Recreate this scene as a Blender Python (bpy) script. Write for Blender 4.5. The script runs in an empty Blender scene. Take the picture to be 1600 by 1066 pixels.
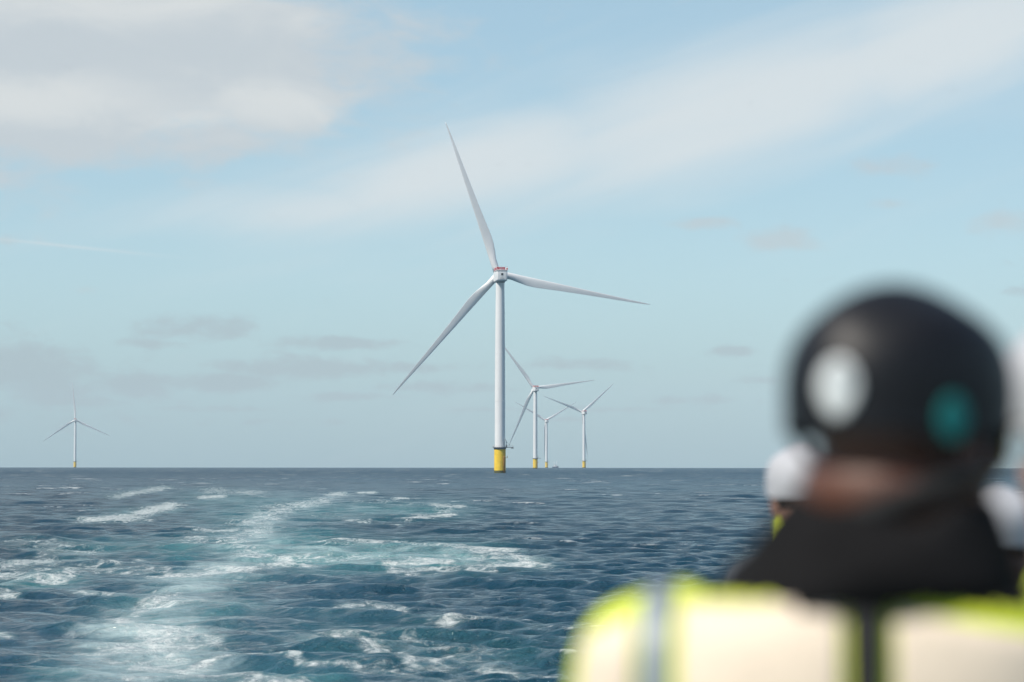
import bpy, bmesh, math, random
import numpy as np
from mathutils import Vector, Matrix
from mathutils.bvhtree import BVHTree
R = math.radians
PI = math.pi
random.seed(4)
scene = bpy.context.scene
col = scene.collection

# ---------------------------------------------------------------- camera
F = 85.0 / 36.0 * 1600.0            # focal length in photo pixels
CAMZ = 5.0
HORY = 726.3                        # photo row of the level plane
ER = 6.371e6                        # earth radius: the sea curves away to its horizon
cd = bpy.data.cameras.new('camera'); cam = bpy.data.objects.new('camera', cd); col.objects.link(cam)
cd.lens = 85; cd.sensor_width = 36; cd.clip_start = 0.05; cd.clip_end = 60000
cam.location = (0, 0, CAMZ)
pitch = math.atan((HORY - 533) / F)
cam.rotation_euler = (Matrix.Rotation(PI / 2 + pitch, 3, 'X') @ Matrix.Rotation(R(0.045), 3, 'Z')).to_euler()
cd.dof.use_dof = True; cd.dof.focus_distance = 260; cd.dof.aperture_fstop = 2.3
scene.camera = cam

# ---------------------------------------------------------------- light and exposure
SUN_AZ, SUN_EL = 237.0, 51.0        # azimuth clockwise from the view direction (+Y)
sdir = Vector((math.sin(R(SUN_AZ)) * math.cos(R(SUN_EL)), math.cos(R(SUN_AZ)) * math.cos(R(SUN_EL)), math.sin(R(SUN_EL))))
sl = bpy.data.lights.new('sun', 'SUN'); so = bpy.data.objects.new('sun', sl); col.objects.link(so)
sl.energy = 3.6; sl.angle = R(0.55); sl.color = (1.0, 0.93, 0.83)
so.rotation_euler = sdir.to_track_quat('Z', 'Y').to_euler()
scene.view_settings.view_transform = 'Standard'; scene.view_settings.look = 'None'
scene.view_settings.exposure = 0.3; scene.view_settings.gamma = 1
scene.view_settings.use_curve_mapping = False
scene.cycles.use_denoising = True
scene.cycles.max_bounces = 8; scene.cycles.adaptive_threshold = 0.006
scene.cycles.volume_bounces = 1
scene.cycles.caustics_reflective = False; scene.cycles.caustics_refractive = False


# ---------------------------------------------------------------- node helpers
class NT:
    def __init__(s, tree):
        s.t = tree; s.n = tree.nodes; s.l = tree.links
    def put(s, sock, v):
        if isinstance(v, bpy.types.NodeSocket): s.l.new(v, sock)
        elif v is not None:
            if isinstance(v, (tuple, list)) and len(v) == 3 and sock.type == 'RGBA': v = (*v, 1)
            sock.default_value = v
    def m(s, op, a, b=None, c=None, clamp=False):
        n = s.n.new('ShaderNodeMath'); n.operation = op; n.use_clamp = clamp
        s.put(n.inputs[0], a); s.put(n.inputs[1], b); s.put(n.inputs[2], c); return n.outputs[0]
    def vm(s, op, a, b=None):
        n = s.n.new('ShaderNodeVectorMath'); n.operation = op
        s.put(n.inputs[0], a); s.put(n.inputs[1], b); return n.outputs[0]
    def mix(s, f, a, b, mode='MIX'):
        n = s.n.new('ShaderNodeMix'); n.data_type = 'RGBA'; n.blend_type = mode; n.clamp_factor = True
        s.put(n.inputs[0], f); s.put(n.inputs[6], a); s.put(n.inputs[7], b); return n.outputs[2]
    def ramp(s, v, lo, hi, a=0.0, b=1.0):
        n = s.n.new('ShaderNodeMapRange'); n.interpolation_type = 'SMOOTHSTEP'
        s.put(n.inputs[0], v); s.put(n.inputs[1], lo); s.put(n.inputs[2], hi); s.put(n.inputs[3], a); s.put(n.inputs[4], b)
        return n.outputs[0]
    def xyz(s, x, y, z):
        n = s.n.new('ShaderNodeCombineXYZ'); s.put(n.inputs[0], x); s.put(n.inputs[1], y); s.put(n.inputs[2], z); return n.outputs[0]
    def sep(s, v):
        n = s.n.new('ShaderNodeSeparateXYZ'); s.put(n.inputs[0], v); return n.outputs
    def noise(s, vec, scale, detail=4, rough=0.5, dist=0.0, ridged=False):
        n = s.n.new('ShaderNodeTexNoise'); s.put(n.inputs['Vector'], vec)
        if ridged: n.noise_type = 'RIDGED_MULTIFRACTAL'
        n.inputs['Scale'].default_value = scale; n.inputs['Detail'].default_value = detail
        n.inputs['Roughness'].default_value = rough; n.inputs['Distortion'].default_value = dist
        return n.outputs['Fac']
    def attr(s, name):
        n = s.n.new('ShaderNodeAttribute'); n.attribute_name = name; return n.outputs['Fac']


# ---------------------------------------------------------------- sky: Nishita and thin clouds, laid out by compass bearing and elevation
w = bpy.data.worlds.new('World'); scene.world = w; w.use_nodes = True
N = NT(w.node_tree); N.n.clear()
sky = N.n.new('ShaderNodeTexSky'); sky.sky_type = 'NISHITA'; sky.sun_disc = False
sky.sun_elevation = R(SUN_EL); sky.sun_rotation = R(SUN_AZ)
sky.air_density = 1.0; sky.dust_density = 0.3; sky.ozone_density = 1.8; sky.altitude = 0
tc = N.n.new('ShaderNodeTexCoord')
dx, dy, dz = N.sep(N.vm('NORMALIZE', tc.outputs['Generated']))[:3]
az = N.m('MULTIPLY', N.m('ARCTAN2', dx, dy), 180 / PI)
el = N.m('MULTIPLY', N.m('ARCSINE', dz), 180 / PI)
ae = N.xyz(az, el, 0.0)
flat = N.xyz(N.m('MULTIPLY', az, 0.45), el, 0.0)
DEG = F * PI / 180
def A(px): return (px - 800) / DEG
def E(py): return (HORY - py) / DEG
def blob(px, py, hw, hh, rot=0.0, soft=2.0):
    """soft elliptical field round one bearing, 1 in the middle and falling to 0"""
    a = N.m('SUBTRACT', az, A(px)); e = N.m('SUBTRACT', el, E(py))
    if rot:
        c, s_ = math.cos(R(rot)), math.sin(R(rot))
        a, e = N.m('ADD', N.m('MULTIPLY', a, c), N.m('MULTIPLY', e, s_)), N.m('SUBTRACT', N.m('MULTIPLY', e, c), N.m('MULTIPLY', a, s_))
    q = N.m('ADD', N.m('POWER', N.m('ABSOLUTE', N.m('DIVIDE', a, hw / DEG)), 2.0), N.m('POWER', N.m('ABSOLUTE', N.m('DIVIDE', e, hh / DEG)), 2.0))
    return N.m('EXPONENT', N.m('MULTIPLY', q, -0.7 * soft))
def field(lst):
    out = None
    for b in lst:
        amp = b[4] if len(b) > 4 else 1.0; rot = b[5] if len(b) > 5 else 0.0
        f = N.m('MULTIPLY', blob(*b[:4], rot=rot), amp)
        out = f if out is None else N.m('MAXIMUM', out, f)
    return out
n1 = N.noise(flat, 1.3, 7, 0.6, 0.35)
n2 = N.noise(ae, 0.35, 3, 0.5, 0.4)
n3 = N.noise(flat, 2.2, 6, 0.6, 0.2)
# cumulus sheet, upper left of the view and going on beyond it
big = field([(140, 90, 520, 170, 1.25), (-250, 130, 500, 200, 1.2), (320, 70, 230, 120, 1.0), (430, 170, 150, 70, 0.9), (60, 190, 280, 95, 1.0), (300, 225, 230, 60, 0.7), (575, 60, 60, 60, 0.42), (10, 290, 90, 30, 0.5), (-50, -180, 900, 220, 1.0)])
cm = N.ramp(N.m('ADD', big, N.m('MULTIPLY', N.m('SUBTRACT', n1, 0.5), 1.0)), 0.12, 0.68)
# cirrus veil, broad soft band rising to the right
c15, s15 = math.cos(R(17)), math.sin(R(17))
ra = N.m('ADD', N.m('MULTIPLY', az, c15), N.m('MULTIPLY', el, s15)); re = N.m('SUBTRACT', N.m('MULTIPLY', el, c15), N.m('MULTIPLY', az, s15))
streak = N.noise(N.xyz(N.m('MULTIPLY', ra, 0.16), N.m('MULTIPLY', re, 0.9), 3.0), 1.0, 5, 0.5, 0.5)
cir = field([(1150, 170, 520, 120, 1.15, 14), (1500, 70, 380, 110, 1.2, 18), (760, 260, 440, 100, 1.05, 13), (480, 325, 320, 55, 0.8, 5), (2100, -80, 600, 200, 1.1, 20)])
ci = N.ramp(N.m('ADD', cir, N.m('MULTIPLY', N.m('SUBTRACT', streak, 0.5), 0.8)), 0.0, 1.15)
# small far clouds
puff = field([(1100, 350, 62, 17, .85), (1220, 378, 85, 24, 1.0), (1385, 265, 95, 26, .75), (1560, 355, 75, 24, .95), (1380, 325, 60, 14, .5), (20, 385, 40, 12, .5), (140, 458, 40, 10, .5)])
pu = N.ramp(N.m('ADD', puff, N.m('MULTIPLY', N.m('SUBTRACT', n3, 0.5), 1.3)), 0.2, 0.95)
low = field([(310, 515, 130, 26, .8), (530, 538, 110, 16, .9), (470, 575, 190, 26, .95), (340, 600, 130, 22, .95), (40, 580, 190, 62, 1.0, -8), (200, 605, 120, 30, .9, -8), (1145, 548, 42, 11, 1.0), (900, 570, 170, 14, .7), (1090, 625, 130, 12, .65), (680, 605, 160, 14, .7), (30, 650, 320, 30, .5), (1180, 595, 70, 10, .6), (420, 660, 200, 10, .5), (760, 640, 120, 8, .5), (1585, 460, 50, 14, .6), (560, 620, 120, 10, .7), (250, 540, 90, 12, .6), (640, 575, 110, 14, .8), (120, 630, 150, 14, .7), (980, 640, 120, 8, .6), (870, 655, 90, 7, .5), (330, 640, 160, 9, .6)])
lo = N.ramp(N.m('ADD', low, N.m('MULTIPLY', N.m('SUBTRACT', n3, 0.5), 1.7)), 0.18, 0.85)
# scattered cloud over the rest of the sky, clear of the ones above
far = N.m('MULTIPLY', N.ramp(N.noise(N.xyz(dx, dy, N.m('MULTIPLY', dz, 2.5)), 2.2, 7, 0.55, 0.4), 0.5, 0.72), N.ramp(dy, 0.5, 0.85, 1.0, 0.0))
base = N.mix(1.0, sky.outputs[0], (0.99, 1.07, 1.04), 'MULTIPLY')
lowf = N.ramp(el, -1.0, 5.5)
base = N.mix(N.m('MULTIPLY', N.m('SUBTRACT', 0.85, N.m('MULTIPLY', lowf, 0.3)), N.ramp(el, 11.5, 27, 1.0, 0.08)), base, N.mix(lowf, (2.25, 3.55, 4.35), (3.6, 5.2, 6.05)))      # a thin even veil of high cloud
def grey(v, t=(1, 1, 1)): return (v * t[0], v * t[1], v * t[2])
CL = 5.25
lobes = field([(230, 20, 330, 45, .75), (450, 165, 170, 50, .75), (80, 165, 330, 48, .8), (250, 185, 260, 30, .5)])
whitec = N.mix(N.ramp(N.m('ADD', lobes, N.m('MULTIPLY', N.m('SUBTRACT', N.noise(flat, 0.8, 5, 0.55, 0.6), 0.5), 1.3)), 0.0, 0.9), grey(CL * 1.02, (0.90, 0.96, 1.0)), grey(CL * 1.13, (1.03, 1.04, 1.02)))
c = N.mix(N.m('MULTIPLY', far, 0.85), base, grey(CL * 1.05))
c = N.mix(N.m('MULTIPLY', ci, 0.85), c, grey(CL * 1.18, (0.97, 1.03, 1.05)))
c = N.mix(N.m('MULTIPLY', cm, 0.85), c, whitec)
c = N.mix(N.m('MULTIPLY', pu, 0.5), c, grey(CL * 0.88, (1.0, 1.02, 1.04)))
c = N.mix(N.m('MULTIPLY', lo, 0.5), c, grey(CL * 0.66, (0.93, 1.03, 1.12)))
c = N.mix(N.m('MULTIPLY', N.m('POWER', blob(110, 391, 150, 3.0, rot=-5.0), 1.0), 0.3), c, grey(CL * 1.25))   # old contrail
bg = N.n.new('ShaderNodeBackground'); N.put(bg.inputs[0], c); bg.inputs[1].default_value = 0.1
wo = N.n.new('ShaderNodeOutputWorld'); N.l.new(bg.outputs[0], wo.inputs[0])
w.cycles.sampling_method = 'MANUAL'; w.cycles.sample_map_resolution = 512


# ---------------------------------------------------------------- materials
def mat(name, rgb, rough=0.5, spec=0.5, metal=0.0, var=0.06, scale=3.0, bump=0.0, bscale=40.0, sss=0.0, coat=0.0, dirt=None):
    m = bpy.data.materials.new(name); m.use_nodes = True
    n = NT(m.node_tree); p = m.node_tree.nodes['Principled BSDF']
    t = n.n.new('ShaderNodeTexCoord').outputs['Object']
    f = n.noise(t, scale, 5, 0.6)
    cc = n.mix(n.ramp(f, 0.3, 0.7), tuple(x * (1 - var) for x in rgb), tuple(min(1, x * (1 + var)) for x in rgb))
    if dirt:
        g = n.noise(n.vm('MULTIPLY', t, (1.0, 1.0, 0.12)), dirt[1], 6, 0.65)
        cc = n.mix(n.m('MULTIPLY', n.ramp(g, 0.5, 0.75), dirt[2]), cc, dirt[0])
    n.put(p.inputs['Base Color'], cc)
    n.put(p.inputs['Roughness'], n.m('ADD', n.m('MULTIPLY', n.m('SUBTRACT', f, 0.5), 0.15), rough, clamp=True))
    p.inputs['Metallic'].default_value = metal; p.inputs['Specular IOR Level'].default_value = spec
    if sss:
        p.inputs['Subsurface Weight'].default_value = sss; p.inputs['Subsurface Radius'].default_value = (1, .35, .15); p.inputs['Subsurface Scale'].default_value = 0.02
    if coat: p.inputs['Coat Weight'].default_value = coat
    if bump:
        b = n.n.new('ShaderNodeBump'); b.inputs['Strength'].default_value = bump; b.inputs['Distance'].default_value = 0.01
        n.put(b.inputs['Height'], n.noise(t, bscale, 4, 0.6)); n.l.new(b.outputs[0], p.inputs['Normal'])
    return m
M = dict(
    white=mat('turbine_white_paint', (0.80, 0.80, 0.79), 0.42, var=0.03, scale=0.08, dirt=((0.5, 0.5, 0.47), 0.35, 0.25)),
    blade=mat('blade_gelcoat', (0.82, 0.82, 0.81), 0.38, var=0.03, scale=0.1, dirt=((0.52, 0.52, 0.5), 0.3, 0.25)),
    yellow=mat('foundation_yellow_paint', (0.93, 0.62, 0.05), 0.5, var=0.08, scale=0.4, dirt=((0.42, 0.22, 0.05), 0.9, 0.5)),
    rust=mat('landing_worn_yellow_paint', (0.30, 0.15, 0.03), 0.6, var=0.3, scale=2),
    weed=mat('tide_line_growth', (0.09, 0.10, 0.04), 0.8, var=0.3, scale=1.5),
    red=mat('rail_red_paint', (0.58, 0.03, 0.05), 0.5, scale=0.5),
    railwhite=mat('rail_white_paint', (0.72, 0.72, 0.72), 0.5, scale=0.5),
    grey=mat('platform_grey_steel', (0.20, 0.21, 0.23), 0.55, scale=0.8, var=0.15),
    pale=mat('crane_pale_steel', (0.55, 0.56, 0.56), 0.5, scale=0.8),
    dark=mat('dark_opening', (0.02, 0.022, 0.025), 0.4),
    hull=mat('far_ship_hull_paint', (0.10, 0.13, 0.2), 0.5),
    ship=mat('far_ship_white_paint', (0.75, 0.75, 0.75), 0.5),
    skin=mat('deep_brown_skin', (0.125, 0.050, 0.029), 0.45, var=0.15, scale=20, bump=0.15, bscale=300, sss=0.12),
    skin2=mat('tan_skin', (0.36, 0.19, 0.13), 0.5, var=0.1, scale=20, bump=0.15, bscale=300, sss=0.12),
    eye=mat('eye_white', (0.7, 0.68, 0.65), 0.2), iris=mat('iris_brown', (0.04, 0.02, 0.01), 0.15),
    blackshell=mat('helmet_black_shell', (0.006, 0.006, 0.008), 0.5, spec=0.38, var=0.2, scale=12, bump=0.05, bscale=200),
    whiteshell=mat('helmet_white_shell', (0.47, 0.47, 0.49), 0.7, var=0.03, scale=12, spec=0.3),
    sticker=mat('sticker_white', (0.74, 0.77, 0.76), 0.4, var=0.02), stickergrey=mat('sticker_grey_mark', (0.38, 0.42, 0.43), 0.45),
    teal=mat('sticker_teal', (0.008, 0.24, 0.22), 0.4, var=0.05),
    web=mat('black_webbing', (0.014, 0.014, 0.014), 0.75, bump=0.4, bscale=500),
    darkfab=mat('black_jacket_fabric', (0.012, 0.0115, 0.012), 0.95, spec=0.12, var=0.25, scale=9, bump=0.25, bscale=60),
    greyfab=mat('slate_grey_jacket_fabric', (0.10, 0.115, 0.135), 0.85, var=0.15, scale=9, bump=0.25, bscale=60),
    bluefab=mat('blue_grey_jacket_fabric', (0.13, 0.18, 0.26), 0.85, var=0.15, scale=9, bump=0.25, bscale=60),
    hivis=mat('high_visibility_yellow_fabric', (0.72, 0.82, 0.05), 0.7, var=0.08, scale=9, bump=0.25, bscale=50),
    cream=mat('cream_reflective_fabric', (0.84, 0.70, 0.54), 0.55, var=0.04, scale=14, bump=0.3, bscale=90),
    tape=mat('grey_reflective_tape', (0.27, 0.31, 0.36), 0.4, var=0.06, scale=20),
    lens=mat('smoky_glasses_lens', (0.03, 0.018, 0.012), 0.12),
    trouser=mat('navy_trouser_fabric', (0.02, 0.025, 0.04), 0.85, bump=0.4, bscale=60),
    boot=mat('boot_leather', (0.03, 0.02, 0.015), 0.5), sole=mat('boot_rubber', (0.015, 0.015, 0.015), 0.8),
    deck=mat('deck_paint', (0.16, 0.20, 0.19), 0.7, var=0.12, scale=4, bump=0.4, bscale=80),
)


# ---------------------------------------------------------------- object helpers
def tag(o, label=None, cat=None, group=None, kind=None):
    if label: o['label'] = label
    if cat: o['category'] = cat
    if group: o['group'] = group
    if kind: o['kind'] = kind
    return o
def link(name, me, parent=None, materials=(), smooth=True):
    o = bpy.data.objects.new(name, me); col.objects.link(o)
    for mm in materials: me.materials.append(mm)
    if smooth: me.polygons.foreach_set('use_smooth', [True] * len(me.polygons))
    if parent: o.parent = parent
    return o
def obj(name, bm, m, parent=None, smooth=True, angle=None):
    bmesh.ops.recalc_face_normals(bm, faces=bm.faces)
    me = bpy.data.meshes.new(name); bm.to_mesh(me); bm.free()
    o = link(name, me, parent, m if isinstance(m, (list, tuple)) else (m,), smooth)
    if smooth and angle:
        me.set_sharp_from_angle(angle=R(angle))
    return o
def box(bm, lo, hi, mx=None, bev=0.0, mi=0):
    r = bmesh.ops.create_cube(bm, size=1)
    vs = r['verts']
    for v in vs: v.co = Vector([(lo[i] + hi[i]) / 2 + v.co[i] * (hi[i] - lo[i]) for i in range(3)])
    if bev:
        es = list({e for v in vs for e in v.link_edges})
        q = bmesh.ops.bevel(bm, geom=es, offset=bev, segments=3, affect='EDGES', profile=0.6)
        vs = list({v for f in q['faces'] for v in f.verts} | {v for v in vs if v.is_valid})
    if mx is not None:
        for v in vs: v.co = mx @ v.co
    if mi:
        for f in {f for v in vs for f in v.link_faces}: f.material_index = mi
    return vs
def tube(bm, pts, rad, seg=10, cap=True, flat=None):
    """swept tube along pts; rad a number or a list; flat squashes it across a fixed direction"""
    pts = [Vector(p) for p in pts]; n = len(pts)
    rad = rad if isinstance(rad, (list, tuple)) else [rad] * n
    ref = Vector((0, 0, 1)) if abs((pts[-1] - pts[0]).normalized().z) < 0.8 else Vector((0, 1, 0))
    rings = []
    for i, p in enumerate(pts):
        t = (pts[min(i + 1, n - 1)] - pts[max(i - 1, 0)]).normalized()
        a = t.cross(ref).normalized(); b = t.cross(a).normalized()
        rings.append([bm.verts.new(p + a * math.cos(2 * PI * k / seg) * rad[i] + b * math.sin(2 * PI * k / seg) * rad[i]) for k in range(seg)])
    for r0, r1 in zip(rings, rings[1:]):
        for k in range(seg): bm.faces.new((r0[k], r0[(k + 1) % seg], r1[(k + 1) % seg], r1[k]))
    if cap: bm.faces.new(rings[0][::-1]); bm.faces.new(rings[-1])
    return rings
def lathe(bm, prof, seg=48, closed=False, mi=None):
    rings = [[bm.verts.new((r * math.cos(2 * PI * k / seg), r * math.sin(2 * PI * k / seg), z)) for k in range(seg)] for r, z in prof]
    if closed: rings.append(rings[0])
    for i, (r0, r1) in enumerate(zip(rings, rings[1:])):
        for k in range(seg):
            f = bm.faces.new((r0[k], r0[(k + 1) % seg], r1[(k + 1) % seg], r1[k]))
            if mi: f.material_index = mi[i]
    if not closed: bm.faces.new(rings[0][::-1]); bm.faces.new(rings[-1])
def ball(bm, c, r, mx=None, u=20, v=14):
    q = bmesh.ops.create_uvsphere(bm, u_segments=u, v_segments=v, radius=1)
    r = r if isinstance(r, (tuple, list)) else (r, r, r)
    for vv in q['verts']:
        p = Vector((vv.co.x * r[0], vv.co.y * r[1], vv.co.z * r[2]))
        if mx is not None: p = mx @ p
        vv.co = Vector(c) + p
def limb(bm, pts, rad, seg=16):
    """rounded limb: swept tube with balls at its joints (melted together later)"""
    P, Q = [], []
    for i in range(len(pts) - 1):
        for k in range(6):
            t = k / 6; P.append(Vector(pts[i]).lerp(Vector(pts[i + 1]), t)); Q.append(rad[i] * (1 - t) + rad[i + 1] * t)
    P.append(Vector(pts[-1])); Q.append(rad[-1])
    tube(bm, P, Q, seg)
    for p, r_ in zip(pts, rad): ball(bm, p, r_ * 0.995, u=16, v=10)
def empty(name, loc, rz=0.0):
    o = bpy.data.objects.new(name, None); col.objects.link(o); o.location = loc; o.rotation_euler = (0, 0, rz)
    o.empty_display_size = 0.5; return o
def melt(bm, voxel, smooth=4):
    """voxel-remesh everything in bm into one continuous surface"""
    me = bpy.data.meshes.new('tmp'); bm.to_mesh(me); bm.free()
    o = bpy.data.objects.new('tmp', me); col.objects.link(o)
    r = o.modifiers.new('r', 'REMESH'); r.mode = 'VOXEL'; r.voxel_size = voxel
    s = o.modifiers.new('s', 'SMOOTH'); s.factor = 0.5; s.iterations = smooth
    dg = bpy.context.evaluated_depsgraph_get(); dg.update()
    out = bpy.data.meshes.new_from_object(o.evaluated_get(dg))
    bpy.data.objects.remove(o); bpy.data.meshes.remove(me)
    return out


# ---------------------------------------------------------------- sea: one curved sheet out past its horizon
def fld(segs, X, Y, kx=0.25):
    out = np.zeros_like(X)
    for (x0, y0, x1, y1, wd, amp) in segs:
        ax, ay, bx_, by = x0 * kx, y0, x1 * kx, y1
        px_, py_ = X * kx - ax, Y - ay
        vx, vy = bx_ - ax, by - ay
        L = vx * vx + vy * vy + 1e-6
        t = np.clip((px_ * vx + py_ * vy) / L, 0, 1)
        d2 = ((px_ - t * vx) ** 2 + (py_ - t * vy) ** 2) / (wd * wd)
        out = np.maximum(out, amp * np.exp(-0.8 * d2))
    return out
# churned water of the wake: each stroke is where a streak lies on the water (bearing, range given by their sight lines from the stern)
FOAM = [(140, 815, 215, 810, 6, .95), (225, 802, 268, 791, 5, 1.05), (180, 777, 255, 764, 4, .75), (20, 882, 72, 878, 7, .9), (0, 905, 110, 892, 7, .75), (65, 909, 112, 905, 3, 1.0),
        (0, 936, 16, 932, 4, 1.1), (40, 850, 130, 862, 9, .5), (130, 890, 250, 893, 8, .5), (318, 778, 345, 777, 3, .95), (330, 768, 400, 771, 5, .6), (300, 846, 400, 858, 7, .6), (410, 828, 340, 850, 7, .6),
        (420, 797, 500, 785, 7, .6), (460, 790, 400, 818, 7, .6), (370, 820, 430, 812, 5, .6), (310, 829, 420, 829, 3, .7), (420, 868, 490, 886, 3, 1.0), (380, 870, 480, 872, 4, .85), (330, 897, 445, 884, 6, .85),
        (185, 883, 220, 877, 3, 1.0), (240, 905, 330, 893, 6, .65), (130, 926, 260, 924, 4, .65), (215, 955, 250, 945, 5, .7), (230, 947, 330, 947, 4, .7), (240, 940, 280, 930, 7, .6), (100, 978, 240, 975, 4, .65),
        (190, 962, 200, 972, 5, .8), (270, 992, 385, 982, 6, .8), (245, 985, 330, 1000, 5, .7), (215, 1012, 265, 1004, 20, .8), (240, 1030, 250, 1040, 12, .6), (200, 1058, 400, 1052, 4, .65), (400, 1060, 560, 1068, 6, .85),
        (20, 1046, 80, 1044, 3, .7), (130, 1016, 150, 1018, 3, .8), (0, 992, 15, 994, 3, .8), (500, 850, 625, 851, 3, .8), (640, 855, 795, 862, 4, .95), (790, 862, 838, 882, 4, .8), (745, 872, 800, 874, 5, .6),
        (600, 882, 700, 880, 3, .95), (620, 894, 760, 890, 5, .75), (700, 868, 780, 866, 4, .7), (480, 872, 600, 876, 4, .6), (730, 888, 842, 883, 5, 1.05), (680, 790, 718, 793, 3, .95), (695, 795, 690, 806, 4, .6), (636, 813, 702, 806, 3, 1.0), (598, 822, 620, 821, 2, .8),
        (550, 785, 690, 790, 5, .35), (515, 774, 532, 773, 3, .8), (565, 771, 583, 770, 2, 1.1), (620, 780, 634, 780, 2, .9), (545, 815, 570, 818, 3, .7), (526, 950, 550, 948, 3, .7), (550, 950, 625, 950, 4, .5),
        (512, 996, 545, 990, 6, .68), (540, 985, 580, 1000, 7, .6), (575, 1008, 620, 1030, 5, .8), (620, 1030, 650, 1042, 4, .7), (640, 975, 740, 968, 8, .45), (700, 960, 728, 963, 3, .8), (690, 975, 720, 970, 6, .6),
        (680, 1035, 770, 1018, 14, .48), (640, 1000, 700, 1010, 8, .45), (760, 1045, 880, 1058, 5, .7), (430, 1032, 460, 1036, 3, .8), (460, 1040, 560, 1042, 2, .75), (275, 1042, 420, 1018, 3, .75), (560, 1040, 680, 1060, 8, .4)]
AER = [(430, 870, 700, 872, 20, 1.0), (300, 860, 480, 845, 18, .6), (700, 875, 820, 882, 9, .8), (480, 800, 680, 798, 14, .55), (330, 780, 480, 790, 14, .45), (100, 905, 20, 915, 10, .6), (200, 805, 260, 796, 8, .5),
       (240, 1020, 260, 960, 24, .6), (250, 960, 360, 950, 14, .6), (300, 910, 340, 900, 20, .45), (100, 1050, 500, 1055, 14, .45), (560, 1000, 760, 1020, 40, .25), (100, 860, 200, 855, 14, .4), (400, 800, 380, 850, 20, .5)]
MILK = [(220, 1066, 240, 980, 36, .95), (240, 980, 330, 900, 24, .8), (330, 900, 420, 850, 16, .8), (400, 850, 410, 810, 14, .8), (420, 805, 540, 775, 9, .65), (0, 905, 140, 870, 14, .65), (480, 866, 820, 878, 18, .8), (140, 925, 330, 948, 14, .55), (250, 985, 420, 985, 12, .55), (520, 1000, 760, 1030, 30, .45), (0, 1062, 500, 1056, 9, .5), (130, 812, 265, 797, 6, .55), (560, 795, 700, 800, 9, .5), (300, 850, 470, 880, 10, .6), (330, 772, 440, 772, 5, .4)]
SLICK = [(150, 1066, 330, 900, 50, 1.0), (60, 1000, 300, 960, 50, .9), (420, 980, 450, 900, 40, 1.0), (380, 860, 480, 790, 30, .9), (100, 920, 300, 880, 20, .8), (550, 800, 450, 800, 18, .7), (300, 1050, 500, 1040, 30, .9), (200, 850, 350, 850, 20, .6)]

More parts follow.
